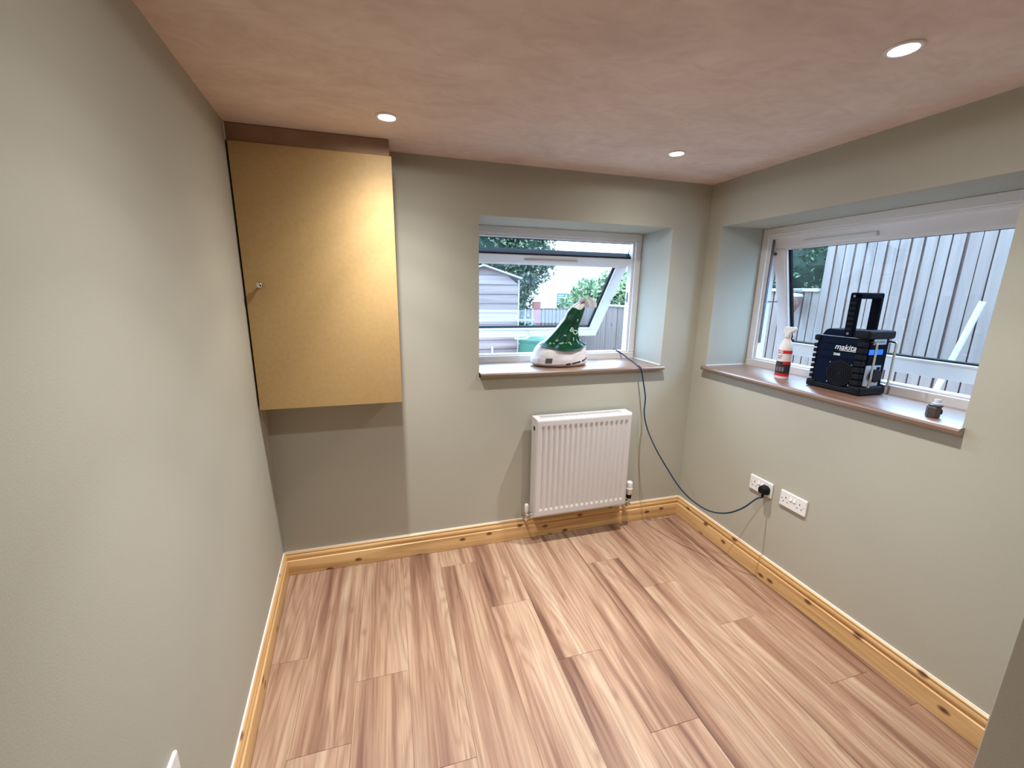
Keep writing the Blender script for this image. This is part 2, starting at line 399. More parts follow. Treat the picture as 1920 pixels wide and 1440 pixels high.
# skirting boards
SK = [(0, 0), (-.0195, 0), (-.0195, .082), (-.0190, .0855), (-.0165, .0875), (-.0125, .0885), (-.0115, .0915), (-.0135, .0955), (-.0160, .1010),
      (-.0165, .1070), (-.0150, .1140), (-.0115, .1200), (-.0098, .1215), (-.0098, .1235), (-.0125, .1245), (-.0130, .1280), (-.0110, .1325), (-.0070, .1350), (0, .1350)]
def skirting(name, x0, x1, loc, rz, label):
    bm = B(); extrude_profile(bm, SK, x0, x1)
    s = struct(obj(name, bm, M['pineX'], loc=loc, rot=(0, 0, rz), smooth=True, auto=25), label)
    boxo('caulk_bead', x0, x1, -0.0055, 0, 0.1345, 0.1375, M['caulk'], s)
    boxo('floor_gap', x0, x1, -0.0200, -0.005, 0.0, 0.0012, M['hole'], s)
    return s
skirting('baseboard_back', -0.006, W, (0, 0, 0), 0, 'knotty varnished pine skirting under the radiator')
skirting('baseboard_right', 0.0, 1.84, (W, 0, 0), -PI / 2, 'knotty varnished pine skirting below the sockets')
la = math.atan2(1.0, -0.083)
skirting('baseboard_left', 0.0, -YB * math.hypot(1, 0.083), (lwx(YB), YB, 0), la, 'varnished pine skirting along the plain wall')

# ================================================================== WINDOWS
def window(name, label, loc, rz, w, ft, tilt, drop, zt, zb, sash_x, sash_y, handle_left, track_left, bar=0.068, zsill=SILL, hz=(0.055, 0.055), slabel='', sp=0.0, dark_track=False):
    """local frame: x along the wall, y outwards, z up"""
    win = empty(name, loc, (0, 0, rz)); struct(win, label)
    fr = B()
    b = 0.045
    for (a, c, d, e) in ((0, w, zt - b, zt), (0, w, zb, zb + b - 0.004), (0, b, zb + b - 0.004, zt - b), (w - b, w, zb + b - 0.004, zt - b)):
        box(fr, a, c, ft, ft + 0.075, d, e)
    f = obj('window_frame', fr, M['upvc'], win, bevel=0.004)
    bm = B(); q = 0.016; s = b
    z0, z1 = zb + b - 0.004, zt - b
    for (a, c, d, e) in ((s, w - s, z1 - q, z1), (s, w - s, z0, z0 + q * 0.6), (s, s + q, z0 + q * .6, z1 - q), (w - s - q, w - s, z0 + q * .6, z1 - q)):
        box(bm, a, c, ft + 0.014, ft + 0.070, d, e)
    obj('frame_rebate', bm, M['upvc'], f, bevel=0.003)
    bm = B()
    box(bm, s + q, w - s - q, ft + 0.052, ft + 0.058, z1 - q - 0.004, z1 - q)
    obj('weather_seal', bm, M['black'], f)
    # sash
    sw = w - 2 * sash_x; L = (zt - 0.061) - (zb + 0.052) - 0.002
    sh = empty('sash', (sash_x, sash_y, drop), (tilt, 0, 0)); sh.parent = win
    bm = B(); B_ = bar
    for (a, c, d, e) in ((0, sw, -B_, 0), (0, sw, -L, -L + B_), (0, B_, -L + B_, -B_), (sw - B_, sw, -L + B_, -B_)):
        box(bm, a, c, 0, 0.052, d, e)
    obj('sash_frame', bm, M['upvc'], sh, bevel=0.005)
    bm = B(); g = 0.012                                   # glazing bead
    for (a, c, d, e) in ((B_, sw - B_, -B_ - g, -B_), (B_, sw - B_, -L + B_, -L + B_ + g), (B_, B_ + g, -L + B_ + g, -B_ - g), (sw - B_ - g, sw - B_, -L + B_ + g, -B_ - g)):
        box(bm, a, c, 0.006, 0.030, d, e)
    obj('glazing_bead', bm, M['upvc'], sh, bevel=0.002)
    bm = B(); h = 0.013
    for (a, c, d, e) in ((B_ + g, sw - B_ - g, -B_ - g - 0.004, -B_ - g), (B_ + g, sw - B_ - g, -L + B_ + g, -L + B_ + g + 0.006),
                         (B_ + g - 0.001, B_ + g + h, -L + B_ + g + .006, -B_ - g - .004), (sw - B_ - g - h, sw - B_ - g + 0.001, -L + B_ + g + .006, -B_ - g - .004)):
        box(bm, a, c, 0.021, 0.037, d, e)
    obj('glass_spacer', bm, M['black'], sh)
    bm = B(); box(bm, B_, sw - B_, 0.0385, 0.0425, -L + B_, -B_)
    obj('pane', bm, M['glass'], sh)
    boxo('seal_and_gap_strip', 0.002, sw - 0.002, 0.0015, 0.050, 0.0005, 0.011 if not dark_track else 0.009, M['black'], sh)  # black seal, its front edge also painting the shaded gap above the sash
    vb = 0.38; v0 = (sw - vb) / 2
    if dark_track: v0 = 0.20
    bm = B(); box(bm, v0, v0 + vb, -0.013, 0.0, -0.052, -0.030)
    tv = obj('trickle_vent', bm, M['white'], sh, bevel=0.004)
    # handle
    hx = sw * 0.49
    bm = B(); box(bm, hx - 0.012, hx + 0.012, -0.010, 0, -L + 0.012, -L + 0.060)
    tube(bm, [(hx, -0.008, -L + 0.036), (hx, -0.040, -L + 0.036)], 0.010, 12)
    tube(bm, smooth_pts([(hx, -0.036, -L + 0.036), (hx - 0.03, -0.046, -L + 0.030), (hx - 0.075, -0.045, -L + 0.028), (hx - 0.115, -0.040, -L + 0.026)], 4), 0.008, 10)
    obj('handle', bm, M['white'], sh, smooth=True)
    # friction stays: track on the jamb, folded arm to the sash
    for side in (0, 1):
        xs = s + q + 0.002 if side == 0 else w - s - q - 0.002
        d = 1 if side == 0 else -1
        bm = B()
        if dark_track: box(bm, min(xs, xs + d * 0.005), max(xs, xs + d * 0.005), ft + 0.016, ft + 0.030, zt - 0.70, zt - 0.068)
        else: box(bm, min(xs, xs + d * 0.004), max(xs, xs + d * 0.004), ft + 0.036, ft + 0.046, zt - 0.46, zt - 0.39)
        y0 = ft + 0.045
        bot = Matrix.Rotation(tilt, 3, 'X') @ Vector((0, 0.03, -0.40)) + Vector((0, sash_y, drop))
        top = Matrix.Rotation(tilt, 3, 'X') @ Vector((0, 0.03, -0.05)) + Vector((0, sash_y, drop))
        a = Vector((xs + d * 0.006, y0, zt - 0.44)); bb = Vector((xs + d * 0.004, bot.y, bot.z)); tt = Vector((xs + d * 0.004, top.y, top.z))
        tube(bm, [a, (a + bb) / 2, bb], 0.0035, 6)
        tube(bm, [Vector((xs + d * 0.006, y0, zt - 0.10)), tt], 0.0035, 6)
        tube(bm, [Vector((xs + d * 0.006, y0 - .006, zt - 0.15)), Vector((xs + d * 0.006, y0 + .012, zt - 0.15))], 0.009, 8)
        obj('friction_stay', bm, M['steel'], win)
    # sill board
    bm = B()
    prof = [(ft, zsill - 0.026), (ft, zsill), (-0.022, zsill), (-0.028, zsill - 0.003), (-0.032, zsill - 0.011), (-0.031, zsill - 0.020), (-0.026, zsill - 0.0255), (-0.021, zsill - 0.026)]
    extrude_profile(bm, prof, sp + 0.001, w - 0.001)
    if sp: prism(bm, [(sp + 0.001, 0), (sp + 0.001, ft), (0.001, ft)], zsill - 0.026, zsill)
    x0s, x1s = hz
    prof2 = [(-0.0005, zsill - 0.026), (-0.0005, zsill)] + prof[2:]
    extrude_profile(bm, prof2, sp - x0s, sp + 0.001); extrude_profile(bm, prof2, w - 0.001, w + x1s)
    lab(obj('window_sill', bm, M['oakX'], win, smooth=True, auto=30), slabel)
    bm = B()
    box(bm, w - 0.004, w, 0.004, ft, zsill, zsill + 0.004); 
    if not sp: box(bm, 0, 0.004, 0.004, ft, zsill, zsill + 0.004)
    box(bm, 0.004, w - 0.004, ft - 0.003, ft, zsill, zsill + 0.003)
    obj('caulk_bead', bm, M['caulk'], win)
    return win
window('window_1', 'small top hung window standing open above the radiator', (BX0 - 0.08, 0, 0), 0, BX1 - BX0 + 0.08, 0.320, math.radians(38), 1.792, WZ1, 1.104, 0.058, 0.352,
       True, False, zsill=SILL, hz=(-0.004, 0.012), sp=0.08, slabel='hardwood sill board carrying the white and green bag')
window('window_2', 'wide top hung window ajar behind the site radio', (W, -RX0, 0), -PI / 2, RX1 - RX0, 0.318, math.radians(13), 1.905, WZ1 + 0.006, 1.112, 0.058, 0.345,
       False, True, zsill=SILL + 0.008, hz=(0.010, 0.008), dark_track=True, slabel='hardwood sill board carrying the site radio')

# ================================================================== DOWNLIGHTS
def downlight(x, y, label):
    t = thing('downlight', label, 'ceiling light', (x, y, H), group='recessed ceiling spotlights')
    bm = B()
    prof = [(0.043, 0.0), (0.043, -0.003), (0.040, -0.0055), (0.034, -0.0055), (0.0315, -0.003), (0.0315, -0.0005)]
    lathe(bm, prof, 40)
    obj('bezel', bm, M['white'], t, smooth=True)
    bm = B(); lathe(bm, [(0.030, -0.0036), (0.030, -0.0042)], 32)
    e = simple('lamp_glow', (1, 1, 1), 0.5, emit=(1.0, 0.95, 0.88), es=14.0)
    obj('lamp_lens', bm, e, t)
    ld = bpy.data.lights.new('spot_lamp', 'SPOT'); ld.energy = LAMP_W; ld.color = LAMP_COL; ld.shadow_soft_size = 0.022
    ld.spot_size = math.radians(176); ld.spot_blend = 0.1
    # intensity by angle from the lamp axis, as a reflector lamp gives it
    ld.use_nodes = True; nt = ld.node_tree; em = nt.nodes['Emission']
    tc = node(nt, 'ShaderNodeTexCoord'); sx = node(nt, 'ShaderNodeSeparateXYZ')
    nt.links.new(tc.outputs['Normal'], sx.inputs[0])
    az = mathn(nt, 'ABSOLUTE', sx.outputs[2])
    g = lambda v: (v, v, v)
    rp = ramp(nt, [(0.0, g(0.005)), (0.31, g(0.018)), (0.45, g(0.030)), (0.60, g(0.070)), (0.743, g(0.17)), (0.866, g(0.40)), (0.95, g(0.88)), (1.0, g(1.0))])
    nt.links.new(az, rp.inputs[0]); nt.links.new(rp.outputs[0], em.inputs['Strength'])
    lo = bpy.data.objects.new('spot_lamp', ld); COL.objects.link(lo); lo.parent = t; lo.location = (0, 0, -0.030)
    return t
downlight(0.6438, -0.4308, 'round white recessed spotlight next to the wall cupboard')
downlight(1.9698, -0.4311, 'round white recessed spotlight near the far corner of the ceiling')
downlight(1.9788, -1.3538, 'round white recessed spotlight nearest the viewer, above the wide window')
downlight(0.6438, -1.3538, 'round white recessed spotlight out of frame overhead')

# ================================================================== CUPBOARD
CD = 0.185
c = thing('wall_cupboard', 'raw MDF wall cupboard with a single plain door, boxed up to the ceiling', 'cupboard', (0, 0, 1.0045))
z0 = 0.0; z1 = 2.146 - 1.0045
bm = B()
box(bm, 0.016, 0.034, -CD + 0.020, -0.001, z0 + 0.004, z1); box(bm, 0.634, 0.652, -CD + 0.020, -0.001, z0 + 0.004, z1)
box(bm, 0.034, 0.634, -CD + 0.020, -0.001, z0 + 0.004, z0 + 0.022); box(bm, 0.034, 0.634, -CD + 0.020, -0.001, z1 - 0.02, z1)
box(bm, 0.034, 0.634, -0.010, -0.001, z0 + 0.022, z1 - 0.02)
obj('carcass', bm, M['mdf'], c)
d = boxo('door', 0.0175, 0.6596, -CD, -CD + 0.018, z0, z1 - 0.001, M['mdf'], c, bevel=0.0012)
for zz in (0.12, 0.95):
    boxo('hinge', 0.636, 0.652, -CD + 0.0185, -CD + 0.0205, zz, zz + 0.05, M['chrome'], d)
bm = B()
tube(bm, [(0.080, -CD + 0.001, 0.568), (0.080, -CD - 0.003, 0.568)], 0.010, 20)
tube(bm, smooth_pts([(0.080, -CD - 0.002, 0.568), (0.080, -CD - 0.012, 0.568), (0.080, -CD - 0.018, 0.568), (0.080, -CD - 0.026, 0.568), (0.080, -CD - 0.032, 0.568)], 4), 0.006, 20,
     rr=[0.006 + 0.0075 * math.sin(max(0, (i - 5)) / 11.0 * PI * 0.92) ** 0.7 if i > 5 else 0.0055 for i in range(17)])
lab(obj('door_knob', bm, M['chrome'], d, smooth=True), 'small round chrome knob')
bm = B(); box(bm, 0.005, 0.652, -CD + 0.012, -0.001, 2.1465 - 1.0045, H - 1.0045 - 0.001)
lab(obj('bulkhead', bm, M['bulk'], c, bevel=0.003), 'plastered box above the door')
boxo('caulk_bead', 0.008, 0.012, -CD + 0.010, -CD + 0.012, z1 + 0.002, H - 1.0045 - 0.002, M['caulk'], c)

# ================================================================== RADIATOR
r = thing('radiator', 'white ribbed single panel radiator below the small window', 'radiator', (1.4183, -0.029, 0.197))
RW, RH, RD = 2.050 - 1.4183, 0.632, 0.0923
nx, nz = 204, 70
bm = B(); grid = []
pitch = RW * 0.935 / 17; xs0 = RW * 0.0325
def sstep(a, b, x):
    t = min(1, max(0, (x - a) / (b - a))); return t * t * (3 - 2 * t)
zlev = [0.0] + [0.006 + (RH - 0.012) * k / (nz - 3) for k in range(nz - 2)] + [RH]
# denser rows at the ends of the pressed flutes
extra = [0.040 + 0.0028 * k for k in range(8)] + [RH - 0.062 + 0.0035 * k for k in range(8)]
zlev = sorted(set([round(z, 4) for z in zlev if not (0.039 < z < 0.061 or RH - 0.063 < z < RH - 0.036)] + [round(z, 4) for z in extra]))
for z in zlev:
    row = []
    for i in range(nx):
        x = RW * i / (nx - 1)
        t = (x - xs0) / pitch
        dep = 0.0
        if 0 <= t < 17:
            f = t - math.floor(t)
            g = 0.5 - 0.5 * math.cos(2 * PI * f)
            g = sstep(0.15, 0.85, g)
            dep = 0.0068 * g * sstep(0.040, 0.060, z) * (1 - sstep(RH - 0.062, RH - 0.037, z))
        edge = min(x, RW - x, z, RH - z)
        rnd = 0.006 * (1 - math.sqrt(max(0, 1 - (1 - min(1, edge / 0.006)) ** 2)))
        row.append(bm.verts.new((x, -RD + dep + rnd, z)))
    grid.append(row)
for j in range(len(grid) - 1):
    for i in range(nx - 1): bm.faces.new((grid[j][i], grid[j][i + 1], grid[j + 1][i + 1], grid[j + 1][i]))
rim = [grid[0][i] for i in range(nx)] + [grid[j][nx - 1] for j in range(1, len(grid))] + [grid[-1][i] for i in range(nx - 2, -1, -1)] + [grid[j][0] for j in range(len(grid) - 2, 0, -1)]
back = [bm.verts.new((v.co.x, -RD + 0.018, v.co.z)) for v in rim]
for i in range(len(rim)):
    k = (i + 1) % len(rim); bm.faces.new((rim[i], back[i], back[k], rim[k]))
obj('front_panel', bm, M['enamel'], r, smooth=True, auto=50)
for side in (0, 1):
    xa = 0.0 if side == 0 else RW - 0.004
    sp = boxo('side_panel', xa - 0.003 if side == 0 else xa, xa + 0.003 if side == 0 else xa + 0.007, -RD + 0.010, 0.0, 0.004, RH + 0.002, M['enamel'], r, bevel=0.0025)
    xo = -0.0045 if side == 0 else RW + 0.001
    bm = B(); tube(bm, [(xo - 0.001 if side else xo, -0.050, RH - 0.062), (xo + 0.0035 if side else xo + 0.0045, -0.050, RH - 0.062)], 0.014, 20)
    obj('plug_hole', bm, M['hole'], sp)
bm = B(); ns = 46
for k in range(ns):
    xx = 0.03 + (RW - 0.06) * k / (ns - 1)
    box(bm, xx, xx + (RW - 0.06) / (ns - 1) * 0.52, -RD + 0.030, -0.012, RH - 0.003, RH + 0.002)
g = obj('top_grille', bm, M['enamel'], r); g['kind'] = 'stuff'
bm = B()
box(bm, 0, RW, -RD + 0.016, -RD + 0.031, RH - 0.004, RH + 0.0025); box(bm, 0, RW, -0.0125, -0.001, RH - 0.004, RH + 0.0025)
box(bm, 0, 0.031, -RD + 0.030, -0.012, RH - 0.004, RH + 0.0025); box(bm, RW - 0.05, RW, -RD + 0.030, -0.012, RH - 0.004, RH + 0.0025)
obj('grille_surround', bm, M['enamel'], r, bevel=0.001)
boxo('convector_core', 0.01, RW - 0.01, -RD + 0.022, -0.008, 0.02, RH - 0.03, M['hole'], r)
for k in (0.12, RW - 0.16):
    boxo('bracket', k, k + 0.03, -0.008, 0.028, 0.08, RH - 0.10, M['enamel'], r)
# lockshield valve (left), thermostatic valve (right)
yv = -0.046
bm = B(); tube(bm, [(-0.039, yv, -0.022), (-0.039, yv, 0.024)], 0.0085, 16); tube(bm, [(-0.045, yv, 0.0), (0.006, yv, 0.0)], 0.011, 16)
tube(bm, [(-0.030, yv, 0.0), (-0.014, yv, 0.0)], 0.0155, 6); tube(bm, [(-0.039, yv, -0.026), (-0.039, yv, -0.014)], 0.0125, 6)
v = obj('lockshield_valve', bm, M['chrome'], r, smooth=True)
bm = B(); lathe(bm, [(0.010, 0.022), (0.0115, 0.026), (0.0125, 0.060), (0.0125, 0.070), (0.0100, 0.077), (0.004, 0.079)], 24, (-0.039, yv, 0)); obj('valve_cap', bm, M['white'], v, smooth=True)
xv = RW + 0.052
bm = B(); tube(bm, [(xv, yv, -0.022), (xv, yv, 0.030)], 0.010, 16); tube(bm, [(RW - 0.004, yv, 0.0), (xv, yv, 0.0)], 0.0115, 16); tube(bm, [(xv, yv, -0.026), (xv, yv, -0.014)], 0.014, 6)
tube(bm, [(RW + 0.008, yv, 0.0), (RW + 0.024, yv, 0.0)], 0.0155, 6)
v = obj('thermostatic_valve', bm, M['chrome'], r, smooth=True)
bm = B(); lathe(bm, [(0.017, 0.024), (0.017, 0.046), (0.019, 0.050)], 24, (xv, yv, 0)); obj('valve_collar', bm, M['black'], v, smooth=True)
bm = B(); lathe(bm, [(0.0165, 0.050), (0.0185, 0.054), (0.0185, 0.086), (0.0215, 0.089), (0.0215, 0.094), (0.0190, 0.097), (0.0200, 0.126), (0.0185, 0.136), (0.012, 0.142), (0.004, 0.143)], 32, (xv, yv, 0)); obj('valve_head', bm, M['white'], v, smooth=True)
for px_ in (-0.039, xv):
    bm = B(); tube(bm, smooth_pts([(px_, yv, -0.020), (px_, yv + 0.004, -0.036), (px_, yv + 0.02, -0.042), (px_, 0.028, -0.042)], 5), 0.0075, 12)
    lab(obj('pipe_tail', bm, M['chrome'], r, smooth=True), 'chrome pipe')

# ================================================================== SOCKETS
def socket(label, x, y, ztop, rz):
    """local: x along the wall, y out of the room, z up; origin at the plate's top left corner"""
    t = thing('wall_socket', label, 'socket', (x, y, ztop - 0.086), (0, 0, rz), 'white double wall sockets')
    bm = B(); box(bm, 0, 0.146, -0.0095, 0, 0, 0.086)
    pl = obj('face_plate', bm, M['white'], t, bevel=0.0045, seg=3)
    for cx in (0.034, 0.112):
        bm = B()
        box(bm, cx - 0.002, cx + 0.002, -0.0102, -0.0094, 0.048, 0.056)
        box(bm, cx - 0.0142, cx - 0.0082, -0.0102, -0.0094, 0.0275, 0.0315); box(bm, cx + 0.0082, cx + 0.0142, -0.0102, -0.0094, 0.0275, 0.0315)
        obj('socket_outlet', bm, M['hole'], t)
    for cx in (0.0625, 0.0835):
        bm = B()
        pr = [(-0.0095, 0.048), (-0.0140, 0.050), (-0.0112, 0.061), (-0.0095, 0.072)]
        extrude_profile(bm, pr, cx - 0.0065, cx + 0.0065)
        obj('rocker_switch', bm, M['white'], t, bevel=0.0008)
    for cx in (0.0128, 0.1332):
        bm = B(); tube(bm, [(cx, -0.0094, 0.043), (cx, -0.0100, 0.043)], 0.0026, 12); obj('screw', bm, M['chrome'], t)
    return t
socket('white double socket with the black plug in it', W, -0.5732, 0.566, -PI / 2)
socket('empty white double socket nearer the viewer on the window wall', W, -0.7682, 0.566, -PI / 2)
socket('white double socket on the plain left wall, cut by the lower edge', lwx(-1.546), -1.546, 0.566, math.atan2(1, -0.083))

# plug and cable
PY = -0.5732 - 0.112
pt = (W - 0.0105, PY, 0.520)
t = thing('power_plug', 'black three pin plug pushed into the double socket', 'plug', pt, (0, 0, -PI / 2))
bm = B()
prof = [(0.0, 0.026), (0.014, 0.0245), (0.0235, 0.017), (0.0265, 0.004), (0.0250, -0.012), (0.0215, -0.022), (-0.0215, -0.022), (-0.0250, -0.012), (-0.0265, 0.004), (-0.0235, 0.017), (-0.014, 0.0245)]
a = [bm.verts.new((x, 0, z)) for x, z in prof]; b2 = [bm.verts.new((x * .96, -0.016, z * .96)) for x, z in prof]; b3 = [bm.verts.new((x * .78, -0.036, z * .80)) for x, z in prof]
n = len(prof)
for q1, q2 in ((a, b2), (b2, b3)):
    for i in range(n): bm.faces.new((q1[i], q1[(i + 1) % n], q2[(i + 1) % n], q2[i]))
bm.faces.new(a); bm.faces.new(b3[::-1])
obj('plug_body', bm, M['black'], t, bevel=0.003, smooth=True, auto=60)
bm = B(); tube(bm, [(0, -0.018, -0.020), (0.001, -0.020, -0.032), (0.004, -0.024, -0.041)], 0.0065, 12, rr=[0.0075, 0.0065, 0.0055]); obj('cord_grip', bm, M['black'], t, smooth=True)
path = [(2.20, 0.95, 0.60), (2.19, 0.66, 0.86), (2.184, 0.46, 1.10), (2.180, 0.385, 1.160), (2.180, 0.335, 1.1555), (2.205, 0.300, 1.135), (2.222, 0.24, 1.1085), (2.185, 0.12, 1.1075), (2.140, 0.010, 1.1075), (2.133, -0.020, 1.1075), (2.136, -0.0385, 1.098),
        (2.146, -0.044, 1.06), (2.1554, -0.05, 1.012), (2.1746, -0.06, 0.908), (2.1632, -0.08, 0.807), (2.1694, -0.12, 0.712), (2.1876, -0.2, 0.6065), (2.2268, -0.28, 0.5),
        (2.2653, -0.36, 0.4085), (2.3122, -0.43, 0.350), (2.3518, -0.52, 0.3305), (2.3947, -0.6, 0.355), (2.4379, -0.66, 0.412), (2.500, PY + 0.004, 0.470), (W - 0.0345, PY - 0.004, 0.4785)]
bm = B(); tube(bm, smooth_pts(path, 7), 0.0042, 10)
tag(obj('power_cable', bm, M['cable'], smooth=True), 'dark blue cable looping from the open window down to the plug', 'cable')

# ================================================================== THINGS ON THE SILLS
Z1s = SILL + 0.0; Z2s = SILL + 0.008
# ---- plastic sack
bag = thing('plastic_sack', 'white plastic sack with green printed neck twisted upright on the small window sill', 'bag', (1.665, 0.155, Z1s + 0.0005))
rings = [(0, 0, 0, .14, .09), (-.005, 0, .004, .175, .105), (-.008, 0, .018, .190, .118), (-.006, 0, .05, .188, .118), (-.003, 0, .08, .178, .112), (0, 0, .108, .165, .104),
         (.002, .004, .132, .145, .09), (.006, .008, .150, .112, .072), (.020, .010, .185, .085, .058), (.035, .012, .215, .070, .050), (.055, .013, .25, .060, .045),
         (.080, .014, .29, .052, .042), (.094, .014, .33, .050, .038), (.117, .014, .365, .041, .031), (.138, .014, .385, .026, .022), (.148, .014, .405, .018, .016)]
def bag_pt(i_f, th, off=0.0):
    i = int(min(len(rings) - 2, math.floor(i_f))); f = i_f - i
    a, b = rings[i], rings[i + 1]
    cx, cy, z, rx, ry = [a[k] + (b[k] - a[k]) * f for k in range(5)]
    e = sstep(3.0, 9.0, i_f)
    fold = 1 + (0.02 + 0.11 * e) * math.sin(7 * th + 0.9 * i_f * 0.3) * (0.5 + 0.5 * math.sin(3 * th + 1.3)) + 0.05 * e * math.sin(13 * th + 1)
    fold += 0.05 * noise.noise(Vector((math.cos(th) * 2.2, math.sin(th) * 2.2, i_f * 0.5))) * sstep(0.5, 2, i_f)
    # the V shaped fold low on the front
    return Vector((cx + (rx * fold + off) * math.cos(th), cy + (ry * fold + off) * math.sin(th), z + 0.010 * sstep(2, 5, i_f) * math.cos(th * 2 + 1)))
bm = B(); NT = 72; SUB = 4; rr_ = []
for k in range((len(rings) - 1) * SUB + 1):
    rr_.append([bm.verts.new(bag_pt(k / SUB, 2 * PI * j / NT)) for j in range(NT)])
for a, b in zip(rr_, rr_[1:]):
    for j in range(NT): bm.faces.new((a[j], a[(j + 1) % NT], b[(j + 1) % NT], b[j]))
bm.faces.new(rr_[0][::-1]); bm.faces.new(rr_[-1])
obj('sack_body', bm, M['bagw'], bag, smooth=True, auto=60)
bm = B(); g = []
for k in range(40):
    row = []
    t_ = k / 39.0
    for j in range(44):
        s_ = j / 43.0
        th = PI * (1.02 + 0.98 * s_) + 0.10
        lo = 5.9 + 0.35 * math.sin(7 * s_ + 0.5) - 0.5 * math.sin(PI * s_)
        i_f = lo + (12.9 - lo + 0.2 * math.sin(9 * s_)) * t_
        off = 0.0035 + 0.012 * max(0, 1 - t_ * 7) + (0.004 * math.sin(16 * s_) + 0.004) * (1 - t_)
        row.append(bm.verts.new(bag_pt(i_f, th, off)))
    g.append(row)
for a, b in zip(g, g[1:]):
    for j in range(43): bm.faces.new((a[j], a[j + 1], b[j + 1], b[j]))
bmesh.ops.solidify(bm, geom=bm.faces[:], thickness=-0.0012)
gp = lab(obj('printed_panel', bm, M['bagg'], bag, smooth=True, auto=60), 'glossy green printed part of the sack')
def on_bag(i_f, s_):
    th = PI * (1.02 + 0.98 * s_) + 0.10
    p = bag_pt(i_f, th, 0.012); px_ = bag_pt(i_f, th + 0.05, 0.012); pz = bag_pt(i_f + 0.2, th, 0.012)
    return p, (px_ - p).normalized(), (pz - p).normalized()
for (i_f, s_, sx_, sz_, ang) in ((7.2, .36, .011, .0045, .1), (7.6, .24, .006, .006, 0), (6.8, .52, .003, .010, .1), (6.9, .66, .003, .013, 0), (8.7, .72, .011, .004, .8), (9.3, .80, .006, .004, .9), (7.5, .60, .003, .009, 0), (8.6, .36, .008, .003, -.4), (7.0, .16, .004, .007, .5)):
    p, ex, ez = on_bag(i_f, s_); nn = ex.cross(ez)
    bm = B(); vs = []
    for k in range(10):
        t_ = 2 * PI * k / 10; u_ = math.cos(t_) * sx_ * 1.5; w_ = math.sin(t_) * sz_ * 1.5
        vs.append(bm.verts.new(p + ex * (u_ * math.cos(ang) - w_ * math.sin(ang)) + ez * (u_ * math.sin(ang) + w_ * math.cos(ang)) + nn * 0.001))
    bm.faces.new(vs)
    bmesh.ops.solidify(bm, geom=bm.faces[:], thickness=0.001)
    obj('leaf_print', bm, M['leafp'], gp)
for body, i_f, s_, sz in (('BO', 9.3, 0.44, 0.040), ('T', 10.8, 0.50, 0.020)):
    p, ex, ez = on_bag(i_f, s_)
    ex2 = (ex * 0.80 - ez * 0.60).normalized(); nn = ex.cross(ez).normalized(); ez2 = nn.cross(ex2)
    rot = Matrix((ex2, ez2, nn)).transposed().to_euler()
    text('lettering', body, sz, M['leafp'], gp, p + nn * 0.004 - ex2 * 0.006, rot, bold=0.0006)
# print on the white base
def patch(i0, i1, t0, t1, m, name, n1=4, n2=8, skew=0.0):
    bm = B(); rows = []
    for k in range(n1 + 1):
        rows.append([bm.verts.new(bag_pt(i0 + (i1 - i0) * k / n1 + skew * j / n2, t0 + (t1 - t0) * j / n2, 0.0015)) for j in range(n2 + 1)])
    for a, b in zip(rows, rows[1:]):
        for j in range(n2): bm.faces.new((a[j], a[j + 1], b[j + 1], b[j]))
    bmesh.ops.solidify(bm, geom=bm.faces[:], thickness=-0.0008)
    return obj(name, bm, m, bag)
patch(2.3, 3.4, PI * 1.26, PI * 1.335, M['greyp'], 'grey_label_patch')
patch(1.75, 2.25, PI * 1.49, PI * 1.545, M['inkp'], 'dark_print', skew=0.12)
patch(2.02, 2.32, PI * 1.56, PI * 1.68, M['inkp'], 'dark_print', skew=0.28)
patch(2.34, 2.62, PI * 1.70, PI * 1.83, M['inkp'], 'dark_print', skew=0.55)
# frilled neck above the tie
bm = B(); rows = []
for k, (dx, dz, q_) in enumerate(((.142, .400, .016), (.146, .412, .014), (.153, .420, .020), (.165, .422, .034), (.176, .410, .044), (.184, .390, .050), (.188, .365, .048))):
    rows.append([bm.verts.new(Vector((dx + q_ * math.cos(2 * PI * j / 28) * (1 + .25 * math.sin(j * 1.9 + k)), .014 + q_ * .8 * math.sin(2 * PI * j / 28) * (1 + .25 * math.cos(j * 2.3)), dz + .006 * math.sin(j * 2.2 + k)))) for j in range(28)])
for a, b in zip(rows, rows[1:]):
    for j in range(28): bm.faces.new((a[j], a[(j + 1) % 28], b[(j + 1) % 28], b[j]))
bmesh.ops.solidify(bm, geom=bm.faces[:], thickness=0.0006)
obj('loose_neck', bm, M['caulk'], bag, smooth=True)
bm = B(); tube(bm, smooth_pts([(.130, -.004, .392), (.144, -.006, .402), (.160, 0, .410), (.158, .022, .408), (.140, .030, .396), (.128, .018, .390), (.130, -.004, .394)], 4), 0.004, 8); obj('neck_tie', bm, M['rope'], bag, smooth=True)

